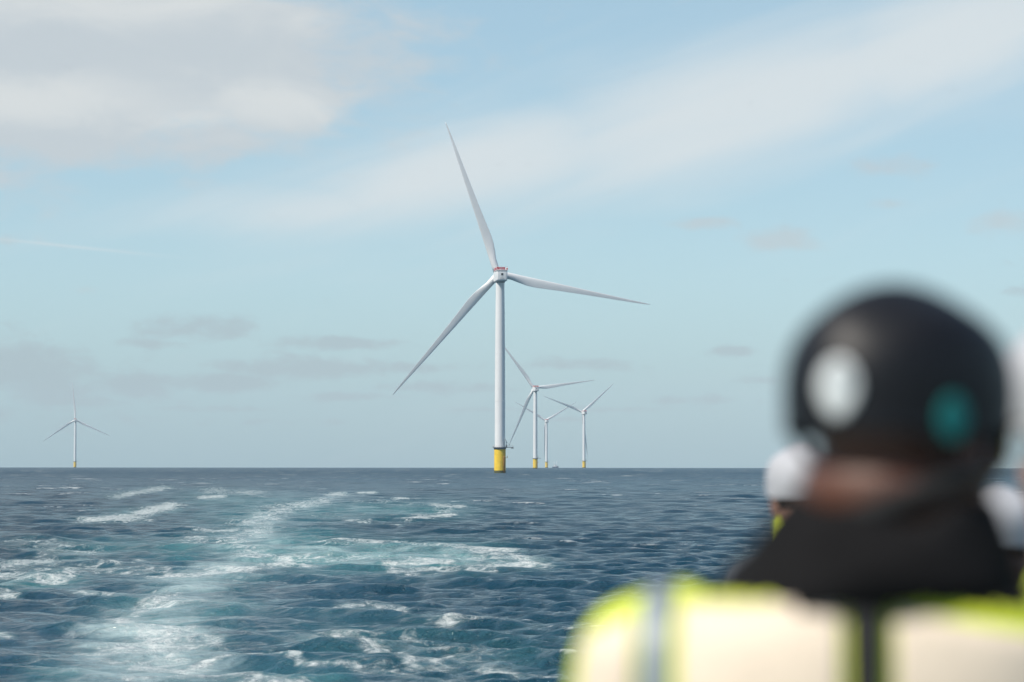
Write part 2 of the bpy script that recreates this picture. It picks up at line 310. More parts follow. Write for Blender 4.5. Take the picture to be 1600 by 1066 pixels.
def build_sea():
    half = R(13.2)
    fine = list(np.arange(0, half, R(0.058))); st = R(0.058)
    while fine[-1] < R(46): st = min(st * 1.045, R(0.45)); fine.append(fine[-1] + st)
    fine = np.array(fine); fine = np.concatenate([-fine[:0:-1], fine])
    edge = fine[-1]; coarse = np.linspace(edge, 2 * PI - edge, 92)[1:-1]
    azs = np.concatenate([fine, coarse]); azs = np.where(azs > PI, azs - 2 * PI, azs)
    nA = len(azs)
    rs = [3.0]
    while rs[-1] < 12500:
        r = rs[-1]
        dr = .05 * r if r < 30 else (0.0023 * r if r < 700 else (1.6 if r < 2400 else (.0009 * r if r < 8600 else .01 * r)))
        rs.append(r + dr)
    rs = np.array(rs); nR = len(rs)
    RR, AA = np.meshgrid(rs, azs, indexing='ij')
    RR = RR.astype(np.float32); AA = AA.astype(np.float32)
    X = RR * np.sin(AA); Y = RR * np.cos(AA)
    Z = np.zeros_like(X); DX = np.zeros_like(X); DY = np.zeros_like(X); J = np.zeros_like(X)
    dr = np.gradient(rs)[:, None]
    rng = np.random.default_rng(11)
    # photo-bearing coordinates of each point of the flat sea, for the wake layout
    PX = 800 + F * np.tan(np.clip(AA, -1.2, 1.2)); PY = HORY + F * CAMZ / np.maximum(Y, 8.0) + F * Y / (2 * ER)
    ok = (np.abs(AA) < 1.0)
    foam = np.where(ok, fld(FOAM, PX, PY), 0); aer = np.where(ok, fld(AER, PX, PY), 0); slick = np.where(ok, fld(SLICK, PX, PY), 0)
    milk = np.where(ok, fld(MILK, PX, PY), 0)
    aer = np.maximum(aer, foam * 0.55)
    nW = 120; nF = len(fine)
    inb = np.abs(AA) <= edge * 1.001
    daz = np.gradient(fine)
    cell = np.maximum(dr, 0.75 * rs[:, None] * daz[None, :]); isle = np.clip((edge - np.abs(fine)) / R(8), 0, 1)
    for i in range(nW):
        u = (i + rng.random()) / nW
        lam = 0.45 * (13 / 0.45) ** u
        th = rng.normal(0, 0.5) + R(200)           # running roughly toward and a little across the stern
        k = 2 * PI / lam
        slope = 0.036 * (1.0 if lam < 1.7 else (1.7 / lam) ** 0.66)
        a = slope / k * 1.42
        kx, ky = k * math.sin(th), k * math.cos(th); ph = rng.random() * 2 * PI
        rr = rs[:, None]
        att = np.clip((lam / (2.6 * cell) - 1) / 1.2, 0, 1) * isle
        rows = np.nonzero(att.max(axis=1) > 0)[0]
        if not len(rows): continue
        s0, s1 = rows[0], rows[-1] + 1
        x = X[s0:s1, :nF]; y = Y[s0:s1, :nF]; at = att[s0:s1].astype(np.float32)
        P = np.mod(kx * x.astype(np.float64) + ky * y + ph, 2 * PI).astype(np.float32)
        if lam < 2.5: at = at * (1 - 0.5 * slick[s0:s1, :nF])
        S = np.sin(P); C_ = np.cos(P)
        Z[s0:s1, :nF] += a * at * C_
        DX[s0:s1, :nF] -= 0.85 * a * at * math.sin(th) * S; DY[s0:s1, :nF] -= 0.85 * a * at * math.cos(th) * S
        J[s0:s1, :nF] += a * k * at * C_
    near = np.clip((RR - 14) / 25, 0, 1)
    # ridges thrown up where the wake curls over
    Z += 0.22 * fld([(280, 949, 370, 953, 4, 1.0), (520, 853, 720, 858, 3, 1.0), (100, 902, 20, 912, 3, .8), (470, 868, 640, 874, 3, .5)], PX, PY) * np.where(ok, 1, 0)
    X = X + DX * near; Y = Y + DY * near; Z = Z * near
    Z = Z - (X ** 2 + Y ** 2) / (2 * ER)
    Jn = J / (J[:, :nF].std(axis=1, keepdims=True) + 1e-4); crest = np.clip((Jn - 2.3) / 0.5, 0, 1)
    co = np.empty((nR * nA + 1, 3), np.float32)
    co[:-1, 0] = X.ravel(); co[:-1, 1] = Y.ravel(); co[:-1, 2] = Z.ravel(); co[-1] = (0, 0, 0)
    i0 = (np.arange(nR - 1)[:, None] * nA + np.arange(nA)[None, :]); i1 = (np.arange(nR - 1)[:, None] * nA + (np.arange(nA)[None, :] + 1) % nA)
    quads = np.stack([i0, i0 + nA, i1 + nA, i1], -1).reshape(-1, 4)
    tri = np.stack([np.full(nA, nR * nA), np.arange(nA), (np.arange(nA) + 1) % nA], -1)
    me = bpy.data.meshes.new('sea')
    nv = len(co); nq = len(quads); nt = len(tri)
    me.vertices.add(nv); me.vertices.foreach_set('co', co.ravel())
    me.loops.add(nq * 4 + nt * 3); me.loops.foreach_set('vertex_index', np.concatenate([quads.ravel(), tri.ravel()]).astype(np.int32))
    me.polygons.add(nq + nt)
    me.polygons.foreach_set('loop_start', np.concatenate([np.arange(nq) * 4, nq * 4 + np.arange(nt) * 3]).astype(np.int32))
    me.polygons.foreach_set('use_smooth', np.ones(nq + nt, bool))
    me.update(calc_edges=True)
    for nm, arr in (('open_water_chop', np.clip((RR - 50) / 1400, 0, 1) ** 0.6), ('foam', foam), ('aerated', aer), ('slick', slick), ('milk', milk), ('crest', crest)):
        at = me.attributes.new(nm, 'FLOAT', 'POINT'); at.data.foreach_set('value', np.append(arr.ravel(), 0).astype(np.float32))
    o = link('sea', me, None, (), False)
    m = bpy.data.materials.new('sea_water'); m.use_nodes = True
    n = NT(m.node_tree); p = m.node_tree.nodes['Principled BSDF']; outn = m.node_tree.nodes['Material Output']
    g = n.n.new('ShaderNodeNewGeometry').outputs['Position']
    g = n.vm('MULTIPLY', g, (1, 1, 0.3))
    foamA, aerA, slA, crA = n.attr('foam'), n.attr('aerated'), n.attr('slick'), n.attr('crest')
    lace = n.noise(g, 1.5, 7, 0.62, 1.2)
    lace2 = n.noise(n.vm('ADD', g, (37, 11, 0)), 0.35, 6, 0.6, 0.8)
    rid = n.noise(g, 0.9, 5, 0.6, 0.8, ridged=True)
    tex = n.m('ADD', n.m('MULTIPLY', lace, 0.9), n.m('MULTIPLY', lace2, 0.75))
    fm = n.ramp(n.m('ADD', foamA, n.m('MULTIPLY', n.m('SUBTRACT', tex, 0.83), 2.1)), 0.22, 1.1)
    fm = n.m('MULTIPLY', fm, n.ramp(foamA, 0.03, 0.3))
    fine = n.noise(g, 4.5, 4, 0.65, 0.8)
    fm = n.m('MULTIPLY', fm, n.ramp(n.m('ADD', n.m('MULTIPLY', fine, 0.6), n.m('MULTIPLY', lace, 0.4)), 0.36, 0.62, 0.3, 1.0))
    # thin web of old foam over the churned water
    web = n.m('MULTIPLY', n.ramp(lace, 0.52, 0.68), n.m('MULTIPLY', n.ramp(n.noise(g, 0.13, 4, 0.55, 0.5), 0.48, 0.7), n.m('MULTIPLY', n.m('MAXIMUM', slA, aerA), 0.42)))
    caps = n.m('MULTIPLY', crA, n.ramp(n.noise(n.vm('MULTIPLY', g, (0.02, 0.02, 1)), 1.0, 3, 0.5), 0.50, 0.62))
    caps = n.m('MULTIPLY', caps, n.ramp(lace, 0.38, 0.52))
    fm = n.m('MAXIMUM', n.m('MAXIMUM', fm, web), caps)
    big_ = n.noise(n.vm('MULTIPLY', g, (0.02, 0.012, 1)), 1.0, 4, 0.55, 0.5)
    deep = n.mix(n.ramp(big_, 0.3, 0.7), (0.002, 0.030, 0.055), (0.004, 0.045, 0.075))
    aerf = n.m('MULTIPLY', aerA, n.ramp(lace2, 0.25, 0.65, 0.45, 1.0))
    body = n.mix(n.m('MULTIPLY', slA, 0.45), deep, (0.03, 0.085, 0.12))
    body = n.mix(n.m('MULTIPLY', aerf, 0.85), body, (0.09, 0.29, 0.29))
    stk = n.noise(n.vm('MULTIPLY', g, (0.55, 0.8, 1)), 0.6, 8, 0.66, 0.7)
    mk = n.ramp(n.m('ADD', n.attr('milk'), n.m('MULTIPLY', n.m('SUBTRACT', stk, 0.5), 2.0)), 0.35, 1.3)
    mk = n.m('MULTIPLY', mk, n.ramp(n.attr('milk'), 0.05, 0.4, 0, 0.85))
    body = n.mix(mk, body, (0.42, 0.53, 0.53))
    cc = n.mix(fm, body, (0.70, 0.73, 0.71))
    n.put(p.inputs['Base Color'], cc)
    chop = n.attr('open_water_chop')
    n.put(p.inputs['Roughness'], n.m('ADD', n.m('ADD', 0.05, n.m('MULTIPLY', chop, 0.30)), n.m('MULTIPLY', fm, 0.5)))
    p.inputs['IOR'].default_value = 1.333
    # ripples too small for the mesh
    rip1 = n.noise(n.vm('MULTIPLY', g, (1.0, 1.5, 1)), 1.6, 5, 0.62, 0.4)
    rip2 = n.noise(n.vm('MULTIPLY', g, (0.75, 1.3, 1)), 5.0, 4, 0.6, 0.3)
    rip3 = n.noise(n.vm('MULTIPLY', g, (0.22, 0.4, 1)), 1.0, 4, 0.6, 0.3)
    h = n.m('ADD', n.m('MULTIPLY', rip1, 0.34), n.m('MULTIPLY', rip2, 0.11))
    h = n.m('MULTIPLY', h, n.m('SUBTRACT', 1.0, n.m('MULTIPLY', slA, 0.55)))
    h = n.m('ADD', h, n.m('MULTIPLY', rip3, 0.7))
    h = n.m('ADD', h, n.m('MULTIPLY', fm, 0.05))
    b = n.n.new('ShaderNodeBump'); b.inputs['Strength'].default_value = 1.0; b.inputs['Distance'].default_value = 1.0
    n.put(b.inputs['Height'], h); n.l.new(b.outputs[0], p.inputs['Normal'])
    me.materials.append(m)
    tag(o, kind='structure')
build_sea()


# ---------------------------------------------------------------- wind turbines
HUB = 125.2
def blade_mesh():
    bm = bmesh.new(); rings = []; K = 28
    st = [(1.5, 2.15, 1, 0), (5, 2.15, 1, 0), (9, 2.3, .88, .25), (14, 2.75, .62, .7), (19, 3.1, .45, 1), (24, 3.15, .36, 1), (32, 2.8, .29, 1), (42, 2.35, .25, 1), (54, 1.9, .22, 1), (66, 1.5, .2, 1), (78, 1.12, .18, 1), (88, .8, .17, 1), (95, .52, .16, 1), (98.6, .28, .16, 1), (99.9, .06, .16, 1)]
    for (r, hc, th, foil) in st:
        hc = hc * (1 if r < 8 else .92); c = 2 * hc; tw = -R(11) * max(0, 1 - r / 60) ** 1.5 - R(4.5)
        le = -2.15 * (1 - r / 100) - 0.25
        if r > 98: le = -0.25
        cx = le + hc
        pre = 4.0 * (r / 100) ** 2.2
        ring = []
        for k in range(K):
            a = 2 * PI * k / K; x = -math.cos(a); u = (x + 1) / 2
            circ = math.sin(a) * hc
            yt = 5 * th * c * 0.62 * (0.2969 * math.sqrt(u) - 0.126 * u - 0.3516 * u * u + 0.2843 * u ** 3 - 0.1015 * u ** 4) * (1 if math.sin(a) >= 0 else -0.75)
            yy = circ * (1 - foil) * th + yt * foil if foil < 1 else yt
            xx = x * hc
            xr = xx * math.cos(tw) - yy * math.sin(tw); yr = xx * math.sin(tw) + yy * math.cos(tw)
            ring.append(bm.verts.new((cx + xr, yr + pre, r)))
        rings.append(ring)
    for r0, r1 in zip(rings, rings[1:]):
        for k in range(K): bm.faces.new((r0[k], r0[(k + 1) % K], r1[(k + 1) % K], r1[k]))
    bm.faces.new(rings[0][::-1]); bm.faces.new(rings[-1])
    bmesh.ops.recalc_face_normals(bm, faces=bm.faces)
    # finer spans so the taper runs smoothly
    me = bpy.data.meshes.new('blade'); bm.to_mesh(me); bm.free(); return me
BLADE = blade_mesh(); BLADE.materials.append(M['blade']); BLADE.polygons.foreach_set('use_smooth', [True] * len(BLADE.polygons))

def set_rotor(root, theta):
    bl = [o for o in root.children if o.name.startswith('blade')]
    tilt = Matrix.Rotation(R(4), 4, 'X')
    for k, o in enumerate(bl):
        o.matrix_local = Matrix.Translation((0, 9.2, HUB)) @ tilt @ Matrix.Rotation(R(theta + 120 * k), 4, 'Y') @ Matrix.Diagonal((1, 1, 1.01, 1))

def make_turbine():
    root = empty('wind_turbine', (0, 0, 0))
    bm = bmesh.new()
    lathe(bm, [(3.62, -10), (3.62, 1.6), (3.62, 15.0)], 64, mi=[1, 0])
    fnd = obj('foundation', bm, [M['yellow'], M['weed']], root, angle=40)
    # boat landing on the side toward the right
    bm = bmesh.new()
    for ax in (-62, -50):
        c_, s_ = math.cos(R(ax)), math.sin(R(ax))
        tube(bm, [(4.15 * c_, 4.15 * s_, -3), (4.15 * c_, 4.15 * s_, 10.5)], 0.2, 10)
        for z in (1.5, 6, 10): tube(bm, [(3.5 * c_, 3.5 * s_, z), (4.2 * c_, 4.2 * s_, z)], 0.12, 8)
    for k in range(30):
        z = -1 + k * 0.45
        a, b = R(-58), R(-54)
        tube(bm, [(4.0 * math.cos(a), 4.0 * math.sin(a), z), (4.0 * math.cos(b), 4.0 * math.sin(b), z)], 0.04, 6)
    obj('boat_landing', bm, M['rust'], fnd)
    bm = bmesh.new()
    for a in (R(-58.5), R(-53.5)): tube(bm, [(3.95 * math.cos(a), 3.95 * math.sin(a), 0), (3.95 * math.cos(a), 3.95 * math.sin(a), 15.2)], 0.07, 8)
    obj('ladder', bm, M['rust'], fnd)
    bm = bmesh.new(); box(bm, (3.4, -1.0, 9.4), (4.7, 1.0, 9.62)); box(bm, (4.6, -1.0, 9.62), (4.66, 1.0, 10.7))
    obj('rest_platform', bm, M['yellow'], fnd, smooth=False)
    bm = bmesh.new()
    prof = [(3.28, 15.02), (3.28, 16.4), (3.25, 17), (3.22, 45), (3.12, 75), (2.9, 100), (2.72, 115), (2.72, 118.2), (2.6, 120.6)]
    lathe(bm, prof, 64); tw = obj('tower', bm, M['white'], root, angle=40)
    for z in (45, 75, 100):
        bm = bmesh.new(); r = {45: 3.22, 75: 3.12, 100: 2.9}[z]; lathe(bm, [(r, z - .12), (r + .035, z - .12), (r + .035, z + .12), (r, z + .12)], 64, closed=True)
        obj('flange_seam', bm, M['white'], tw)
    bm = bmesh.new(); box(bm, (-0.55, -3.36, 17.1), (0.55, -3.1, 19.5), Matrix.Rotation(R(35), 4, 'Z'), bev=0.05); obj('tower_door', bm, M['pale'], tw)
    # platform with rail
    bm = bmesh.new()
    lathe(bm, [(3.3, 15.7), (4.55, 15.7), (4.55, 16.15), (3.3, 16.15)], 64, closed=True)
    lathe(bm, [(3.3, 14.75), (3.75, 14.75), (3.95, 15.7), (3.3, 15.7)], 64, closed=True)
    box(bm, (4.4, -1.5, 15.75), (8.3, 1.5, 16.1))
    box(bm, (7.2, -1.3, 15.3), (8.5, 1.3, 15.745))
    pl = obj('platform', bm, M['grey'], root, smooth=False)
    bm = bmesh.new()
    rp = []
    for k in range(29):
        a = R(22 + 316 * k / 28); rp.append((4.45 * math.cos(a), 4.45 * math.sin(a)))
    rp = [(8.2, 1.45), (6.3, 1.45)] + rp + [(6.3, -1.45), (8.2, -1.45), (8.2, 0), (8.2, 1.45)]
    for x, y in rp[:-1]: tube(bm, [(x, y, 16.1), (x, y, 17.4)], 0.04, 6)
    for z in (16.75, 17.4): tube(bm, [(x, y, z) for x, y in rp], 0.045, 6)
    obj('railing', bm, M['pale'], pl)
    # service crane
    bm = bmesh.new()
    tube(bm, [(3.95, -1.0, 16.1), (3.95, -1.0, 19.6)], 0.22, 10); tube(bm, [(3.95, -1.0, 19.5), (2.6, -3.6, 21.6)], 0.16, 8)
    tube(bm, [(3.95, -1.0, 18.3), (3.1, -2.65, 20.8)], 0.08, 8); tube(bm, [(3.95, -1.0, 19.4), (6.4, -0.4, 17.2)], 0.09, 8)
    cr = obj('service_crane', bm, M['pale'], root)
    bm = bmesh.new(); box(bm, (3.5, -1.9, 16.12), (4.3, -1.3, 17.6), bev=0.06); obj('winch_box', bm, M['grey'], cr)
    # nacelle
    bm = bmesh.new()
    box(bm, (-3.35, -9.0, 122.9), (3.35, 6.2, 129.5), bev=0.9)
    lathe_b = bmesh.new(); lathe_b.free()
    for v in bm.verts:
        if v.co.y < -5 and v.co.z < 125: v.co.z += 0.25
    nac = obj('nacelle', bm, M['white'], root, angle=50); nac.location.z = -3.6
    bm = bmesh.new(); lathe(bm, [(2.5, 122.4), (3.0, 122.75), (3.0, 123.05)], 48); obj('yaw_collar', bm, M['grey'], nac)
    bm = bmesh.new(); box(bm, (-0.72, -9.09, 126.55), (0.62, -8.98, 127.9), bev=0.04); obj('rear_vent', bm, M['dark'], nac)
    bm = bmesh.new(); box(bm, (-1.3, -9.06, 124.1), (1.2, -8.99, 125.2), bev=0.03); box(bm, (-.6, -9.06, 125.3), (.5, -8.99, 125.9), bev=.03); obj('rear_hatch', bm, M['pale'], nac)
    bm = bmesh.new(); box(bm, (-3.5, -9.2, 129.52), (3.5, 3.0, 129.8), bev=0.05); hd = obj('hoist_deck', bm, M['railwhite'], nac)
    bm = bmesh.new()
    for x in np.linspace(-3.4, 3.4, 9): tube(bm, [(x, -9.1, 129.8), (x, -9.1, 131.8)], 0.07, 6)
    for y in np.linspace(-9.1, 2.9, 12):
        for x in (-3.4, 3.4): tube(bm, [(x, y, 129.8), (x, y, 131.8)], 0.07, 6)
    for z in (130.5, 131.15, 131.8):
        tube(bm, [(-3.4, 2.9, z), (-3.4, -9.1, z)], 0.06, 6); tube(bm, [(-3.4, -9.1, z), (3.4, -9.1, z)], 0.06, 6); tube(bm, [(3.4, -9.1, z), (3.4, 2.9, z)], 0.06, 6)
    obj('deck_railing', bm, M['railwhite'], nac)
    for x0, x1 in ((-3.3, -2.15), (-1.95, -1.3), (-1.1, -.45), (-.25, .4), (.6, 1.55), (2.6, 3.25)):
        bm = bmesh.new(); box(bm, (x0, -9.2, 130.0 if x0 < 2 else 130.3), (x1, -9.15, 131.7 if x0 < 2 else 131.2)); obj('red_rail_panel', bm, M['red'], nac, smooth=False)
    for k in range(6):
        for s in (-1, 1):
            y0 = -8.9 + k * 2.0
            bm = bmesh.new(); box(bm, (s * 3.47 - .025, y0, 130.0), (s * 3.47 + .025, y0 + 1.1, 131.7)); obj('red_rail_panel', bm, M['red'], nac, smooth=False)
    # hub
    bm = bmesh.new(); ball(bm, (0, 9.4, HUB), (2.75, 3.2, 2.75), u=40, v=24)
    tube(bm, [(0, 5.8, HUB), (0, 8.5, HUB)], [2.9, 2.7], 40)
    obj('hub', bm, M['white'], root)
    for k in range(3):
        b = bpy.data.objects.new('blade', BLADE); col.objects.link(b); b.parent = root
    return root

def put_turbine(root, px, dist, yaw):
    x = (px - 800) / F * dist
    root.location = (x, dist, -(x * x + dist * dist) / (2 * ER)); root.rotation_euler = (0, 0, R(yaw))
def copy_tree(o, parent=None):
    c_ = o.copy(); col.objects.link(c_); c_.parent = parent
    if parent is not None: c_.matrix_parent_inverse = o.matrix_parent_inverse.copy()
    for ch in list(o.children): copy_tree(ch, c_)
    return c_
GT = 'wind turbines standing in the sea'
t1 = make_turbine(); put_turbine(t1, 781.3, 1510, 9); set_rotor(t1, -19.6)
tag(t1, 'nearest and by far the tallest white wind turbine, on a bright yellow base', 'wind turbine', GT)
for px, dist, yaw, th, lab in (
        (836.5, 3740, 14, -37.5, 'second largest wind turbine, standing just right of the tallest one'),
        (854.0, 6380, 16, 60, 'small far wind turbine close behind the second largest, lowest hub of the right group'),
        (912.5, 5390, 22, 50, 'rightmost wind turbine, far off, two blades raised like a wide V'),
        (118.2, 6330, 12, -5, 'lone small wind turbine on the horizon at the far left, one blade straight up')):
    t = copy_tree(t1); put_turbine(t, px, dist, yaw); set_rotor(t, th); tag(t, lab, 'wind turbine', GT)

# ---------------------------------------------------------------- far ship
D = 7000.0
sx = (867.7 - 800) / F * D
sh = empty('ship', (sx, D, -(sx * sx + D * D) / (2 * ER)))
tag(sh, 'tiny white ship with two masts on the horizon between the wind turbines', 'ship')
bm = bmesh.new()
prof = [(-9, 0.0), (-8.6, 2.1), (6.5, 2.1), (9, 2.1), (10.2, 0.0)]
secs = []
for x, hw in ((-9.5, 2.2), (-6, 2.6), (3, 2.6), (7, 1.8), (9.5, .3)):
    up = 3.2 + (1.2 if x > 5 else 0)
    secs.append([bm.verts.new((x, -hw, up)), bm.verts.new((x * .95, -hw * .8, -1)), bm.verts.new((x * .95, hw * .8, -1)), bm.verts.new((x, hw, up))])
for a, b in zip(secs, secs[1:]):
    for k in range(4): bm.faces.new((a[k], a[(k + 1) % 4], b[(k + 1) % 4], b[k]))
bm.faces.new(secs[0]); bm.faces.new(secs[-1][::-1])
obj('hull', bm, M['hull'], sh, smooth=False)
bm = bmesh.new(); box(bm, (-5.5, -2.1, 3.25), (3.5, 2.1, 6.0), bev=.2); box(bm, (-2, -1.8, 6.02), (2.5, 1.8, 8.6), bev=.2)
cb = obj('cabin', bm, M['ship'], sh, angle=40)
bm = bmesh.new(); box(bm, (-1.8, -1.86, 7.1), (2.3, -1.8, 8.0)); obj('window', bm, M['dark'], cb, smooth=False)
for x, h_ in ((-3.6, 17.5), (4.3, 19.5)):
    bm = bmesh.new(); tube(bm, [(x, 0, 3.0), (x, 0, h_)], [.6, .45], 8); tube(bm, [(x - 1.2, 0, h_ * .8), (x + 1.2, 0, h_ * .8)], .35, 6); obj('mast', bm, M['ship'], sh)

# ---------------------------------------------------------------- stern deck under the people (below the frame)
DECKZ = 3.36
bm = bmesh.new()
box(bm, (-3.6, -4, DECKZ - .35), (3.6, 9.2, DECKZ), bev=.08); box(bm, (-3.3, -3.8, -1.2), (3.3, 8.9, DECKZ - .36), bev=.3)
box(bm, (-3.5, 9.0, DECKZ), (3.5, 9.12, DECKZ + .12)); box(bm, (-3.58, -3.9, DECKZ), (-3.46, 9.0, DECKZ + .12)); box(bm, (3.46, -3.9, DECKZ), (3.58, 9.0, DECKZ + .12))
tag(obj('deck', bm, M['deck'], None, angle=40), kind='structure')


# ---------------------------------------------------------------- people
def finger(bm, p, d, down, L, r, curl):
    """three bones, each bending a little more toward 'down'"""
    q = Vector(p); dirn = Vector(d).normalized(); pts = [q.copy()]
    for k, f_ in enumerate((.45, .3, .25)):
        dirn = (dirn + Vector(down) * curl * (k + 0.3)).normalized(); q = q + dirn * L * f_; pts.append(q.copy())
    limb(bm, pts, [r, r * .95, r * .88, r * .75], 10)
def hand(bm, wrist, side):
    """relaxed hand hanging down at the wrist, palm toward the thigh"""
    W = Vector(wrist); m = Matrix.Translation(W)
    ball(bm, W + Vector((0, .006, -.055)), (.016, .041, .052))
    limb(bm, [W, W + Vector((0, .004, -.03))], [.024, .024], 12)
    inn = Vector((-side * 1.0, 0, 0))
    for k, (oy, L) in enumerate(((.032, .070), (.011, .080), (-.010, .074), (-.030, .058))):
        finger(bm, W + Vector((0, oy + .006, -.092)), (0, oy * .9, -1), inn, L, .0088 - .0005 * (k == 3), .22)
    finger(bm, W + Vector((-side * .006, .034, -.045)), (-side * .35, .75, -.75), inn, .062, .0105, .12)

def make_person(p):
    root = empty('person', p['loc'], 0.0)
    tag(root, p['label'], 'person', 'people standing on the stern deck')
    by = R(p['body_yaw']); hy = R(p['head_yaw']); H = p['shoulder']      # height of the neck base above the deck
    k = H / 1.50
    RB = Matrix.Rotation(by, 4, 'Z')
    ho = Vector(p.get('head_off', (0, 0, 0)))
    HC = Vector((ho.x, ho.y, H + p.get('neck', .0) + .165))              # centre of the head
    MH = Matrix.Translation(HC) @ Matrix.Rotation(hy, 4, 'Z') @ Matrix.Rotation(R(p.get('nod', 0)), 4, 'X')
    vox = p.get('voxel', .008)
    def B(x, y, z): return RB @ Vector((x, y, z))
    # ---- body: one continuous skin
    bm = bmesh.new()
    hb = bmesh.new()
    ball(hb, (0, -.012, .03), (.083, .1, .09)); ball(hb, (0, -.03, -.055), (.092, .085, .062)); ball(hb, (0, .015, -.03), (.068, .080, .088))
    ball(hb, (0, .05, -.088), (.038, .036, .028)); ball(hb, (0, .083, .028), (.052, .018, .014))
    limb(hb, [(0, .094, .015), (0, .112, -.028)], [.009, .014], 10); ball(hb, (0, .100, -.033), (.019, .012, .009))
    ball(hb, (0, .089, -.062), (.024, .010, .006)); ball(hb, (0, .087, -.072), (.021, .010, .006))
    for s in (-1, 1):
        ball(hb, (s * .054, .070, -.016), (.028, .030, .026)); ball(hb, (s * .05, .05, -.05), (.026, .034, .03))
        ball(hb, (s * .094, -.008, -.028), (.012, .022, .038), Matrix.Rotation(s * R(-22), 4, 'Z').to_3x3().to_4x4()); ball(hb, (s * .086, .000, -.03), (.012, .014, .026))
        ball(hb, (s * .05, .0, -.07), (.026, .05, .028))
    for v in hb.verts: v.co = MH @ v.co
    me_ = bpy.data.meshes.new('t'); hb.to_mesh(me_); hb.free(); bm.from_mesh(me_); bpy.data.meshes.remove(me_)
    limb(bm, [B(0, -.01, H - .06), MH @ Vector((0, -.025, -.05))], [.082, .078])
    limb(bm, [B(0, 0, H - .12), B(0, 0, H - .32), B(0, .01, H - .5)], [.11, .12, .12]); limb(bm, [B(-.15, 0, H - .1), B(.15, 0, H - .1)], [.06, .06])
    sh_, el_, wr_ = {}, {}, {}
    for s in (-1, 1):
        sh_[s] = B(s * p.get('shw', .2), 0, H - .1); el_[s] = B(s * (p.get('shw', .2) + .055), -.03, H - .1 - .29 * k); wr_[s] = B(s * (p.get('shw', .2) + .05), .07, H - .1 - .53 * k)
        limb(bm, [sh_[s], el_[s], wr_[s]], [.048, .038, .026])
        hip = B(s * .09, 0, H - .56); kn = B(s * .10, .02, .50 * k); an = B(s * .10, 0, .10)
        limb(bm, [hip, kn, an], [.082, .055, .036]); limb(bm, [an, B(s * .11, .13, .045)], [.036, .03])
        hand(bm, wr_[s], s)
    body = melt(bm, vox, 3); body.name = 'body'; link('body', body, root, (M[p['skin']],))
    for s in (-1, 1):
        eb = bmesh.new(); ball(eb, MH @ Vector((s * .032, .078, .006)), .0125, u=16, v=12)
        e = obj('eye', eb, M['eye'], root)
        eb = bmesh.new(); ball(eb, MH @ Vector((s * .032, .0855, .006)), .006, u=12, v=8); obj('iris', eb, M['iris'], e)
    # ---- trousers, boots
    bm = bmesh.new()
    limb(bm, [B(-.075, 0, H - .62), B(.075, 0, H - .62)], [.105, .105]); limb(bm, [B(0, 0, H - .5), B(0, 0, H - .62)], [.11, .12])
    for s in (-1, 1): limb(bm, [B(s * .092, 0, H - .66), B(s * .105, .02, .50 * k), B(s * .105, 0, .13)], [.115, .085, .07])
    link('trousers', melt(bm, .012, 3), root, (M['trouser'],))
    for s in (-1, 1):
        bm = bmesh.new()
        limb(bm, [B(s * .105, -.02, .2), B(s * .105, -.02, .06)], [.058, .05]); limb(bm, [B(s * .105, -.03, .05), B(s * .112, .15, .045)], [.05, .046])
        me_ = melt(bm, .01, 2)
        for v in me_.vertices: v.co.z = max(v.co.z, .012)
        b_ = link('boot', me_, root, (M['boot'],))
        bm = bmesh.new(); limb(bm, [B(s * .105, -.04, .02), B(s * .112, .16, .02)], [.053, .05]);
        for v in bm.verts: v.co.z = min(max(v.co.z, 0), .024)
        obj('sole', bm, M['sole'], b_)
    # ---- jacket with sleeves, one surface
    bm = bmesh.new(); g = p.get('bulk', 1.0); SW = p.get('shw', .2)
    def ring(z, a, b, yc=0, seg=40, e=2.5):
        out = []
        for q in range(seg):
            t = 2 * PI * q / seg; c_, s_ = math.cos(t), math.sin(t)
            out.append(bm.verts.new(B(a * math.copysign(abs(c_) ** (2 / e), c_), yc + b * math.copysign(abs(s_) ** (2 / e), s_), z)))
        return out
    rg = [ring(H - .66, .19, .15), ring(H - .5, .2, .155), ring(H - .35, .22, .16), ring(H - .22, .238, .162), ring(H - .12, .24, .158), ring(H - .065, .225, .148), ring(H - .03, .195, .132), ring(H - .008, .14, .11), ring(H + .03, .085, .08)] if p.get('square') else [ring(H - .66, .19 * g, .145 * g), ring(H - .5, .19 * g, .14 * g), ring(H - .35, .205 * g, .15 * g), ring(H - .22, .225 * g, .152 * g), ring(H - .13, .22 * g, .142 * g), ring(H - .07, .185 * g, .12 * g), ring(H - .03, .135 * g, .1), ring(H + .02, .085, .082), ring(H + .05, .08, .08)]
    for r0, r1 in zip(rg, rg[1:]):
        for q in range(40): bm.faces.new((r0[q], r0[(q + 1) % 40], r1[(q + 1) % 40], r1[q]))
    bm.faces.new(rg[0][::-1]); bm.faces.new(rg[-1])
    for s in (-1, 1):
        a = sh_[s] + Vector((0, 0, -.01)); limb(bm, [RB @ Vector((s * (SW * .85), 0, H - .085 * g)), a, el_[s], wr_[s] + Vector((0, 0, .02))], [.075 * g, .088 * g, .068 * g, .05 * g])
    jme = melt(bm, .011, 6); jk = link('jacket', jme, root, (M[p['jacket']], M['darkfab']))
    if p.get('yoke'):      # black shoulder yoke sewn into the jacket
        inv = RB.inverted()
        for f in jme.polygons:
            q = inv @ f.center
            if q.z > H - p['yoke'][0] - p['yoke'][1] * max(0, q.x - .03) - 1.2 * max(0, abs(q.x) - .17) * -1 and abs(q.x) < .19: f.material_index = 1
    tree = BVHTree.FromPolygons([v.co for v in jme.vertices], [tuple(f.vertices) for f in jme.polygons])
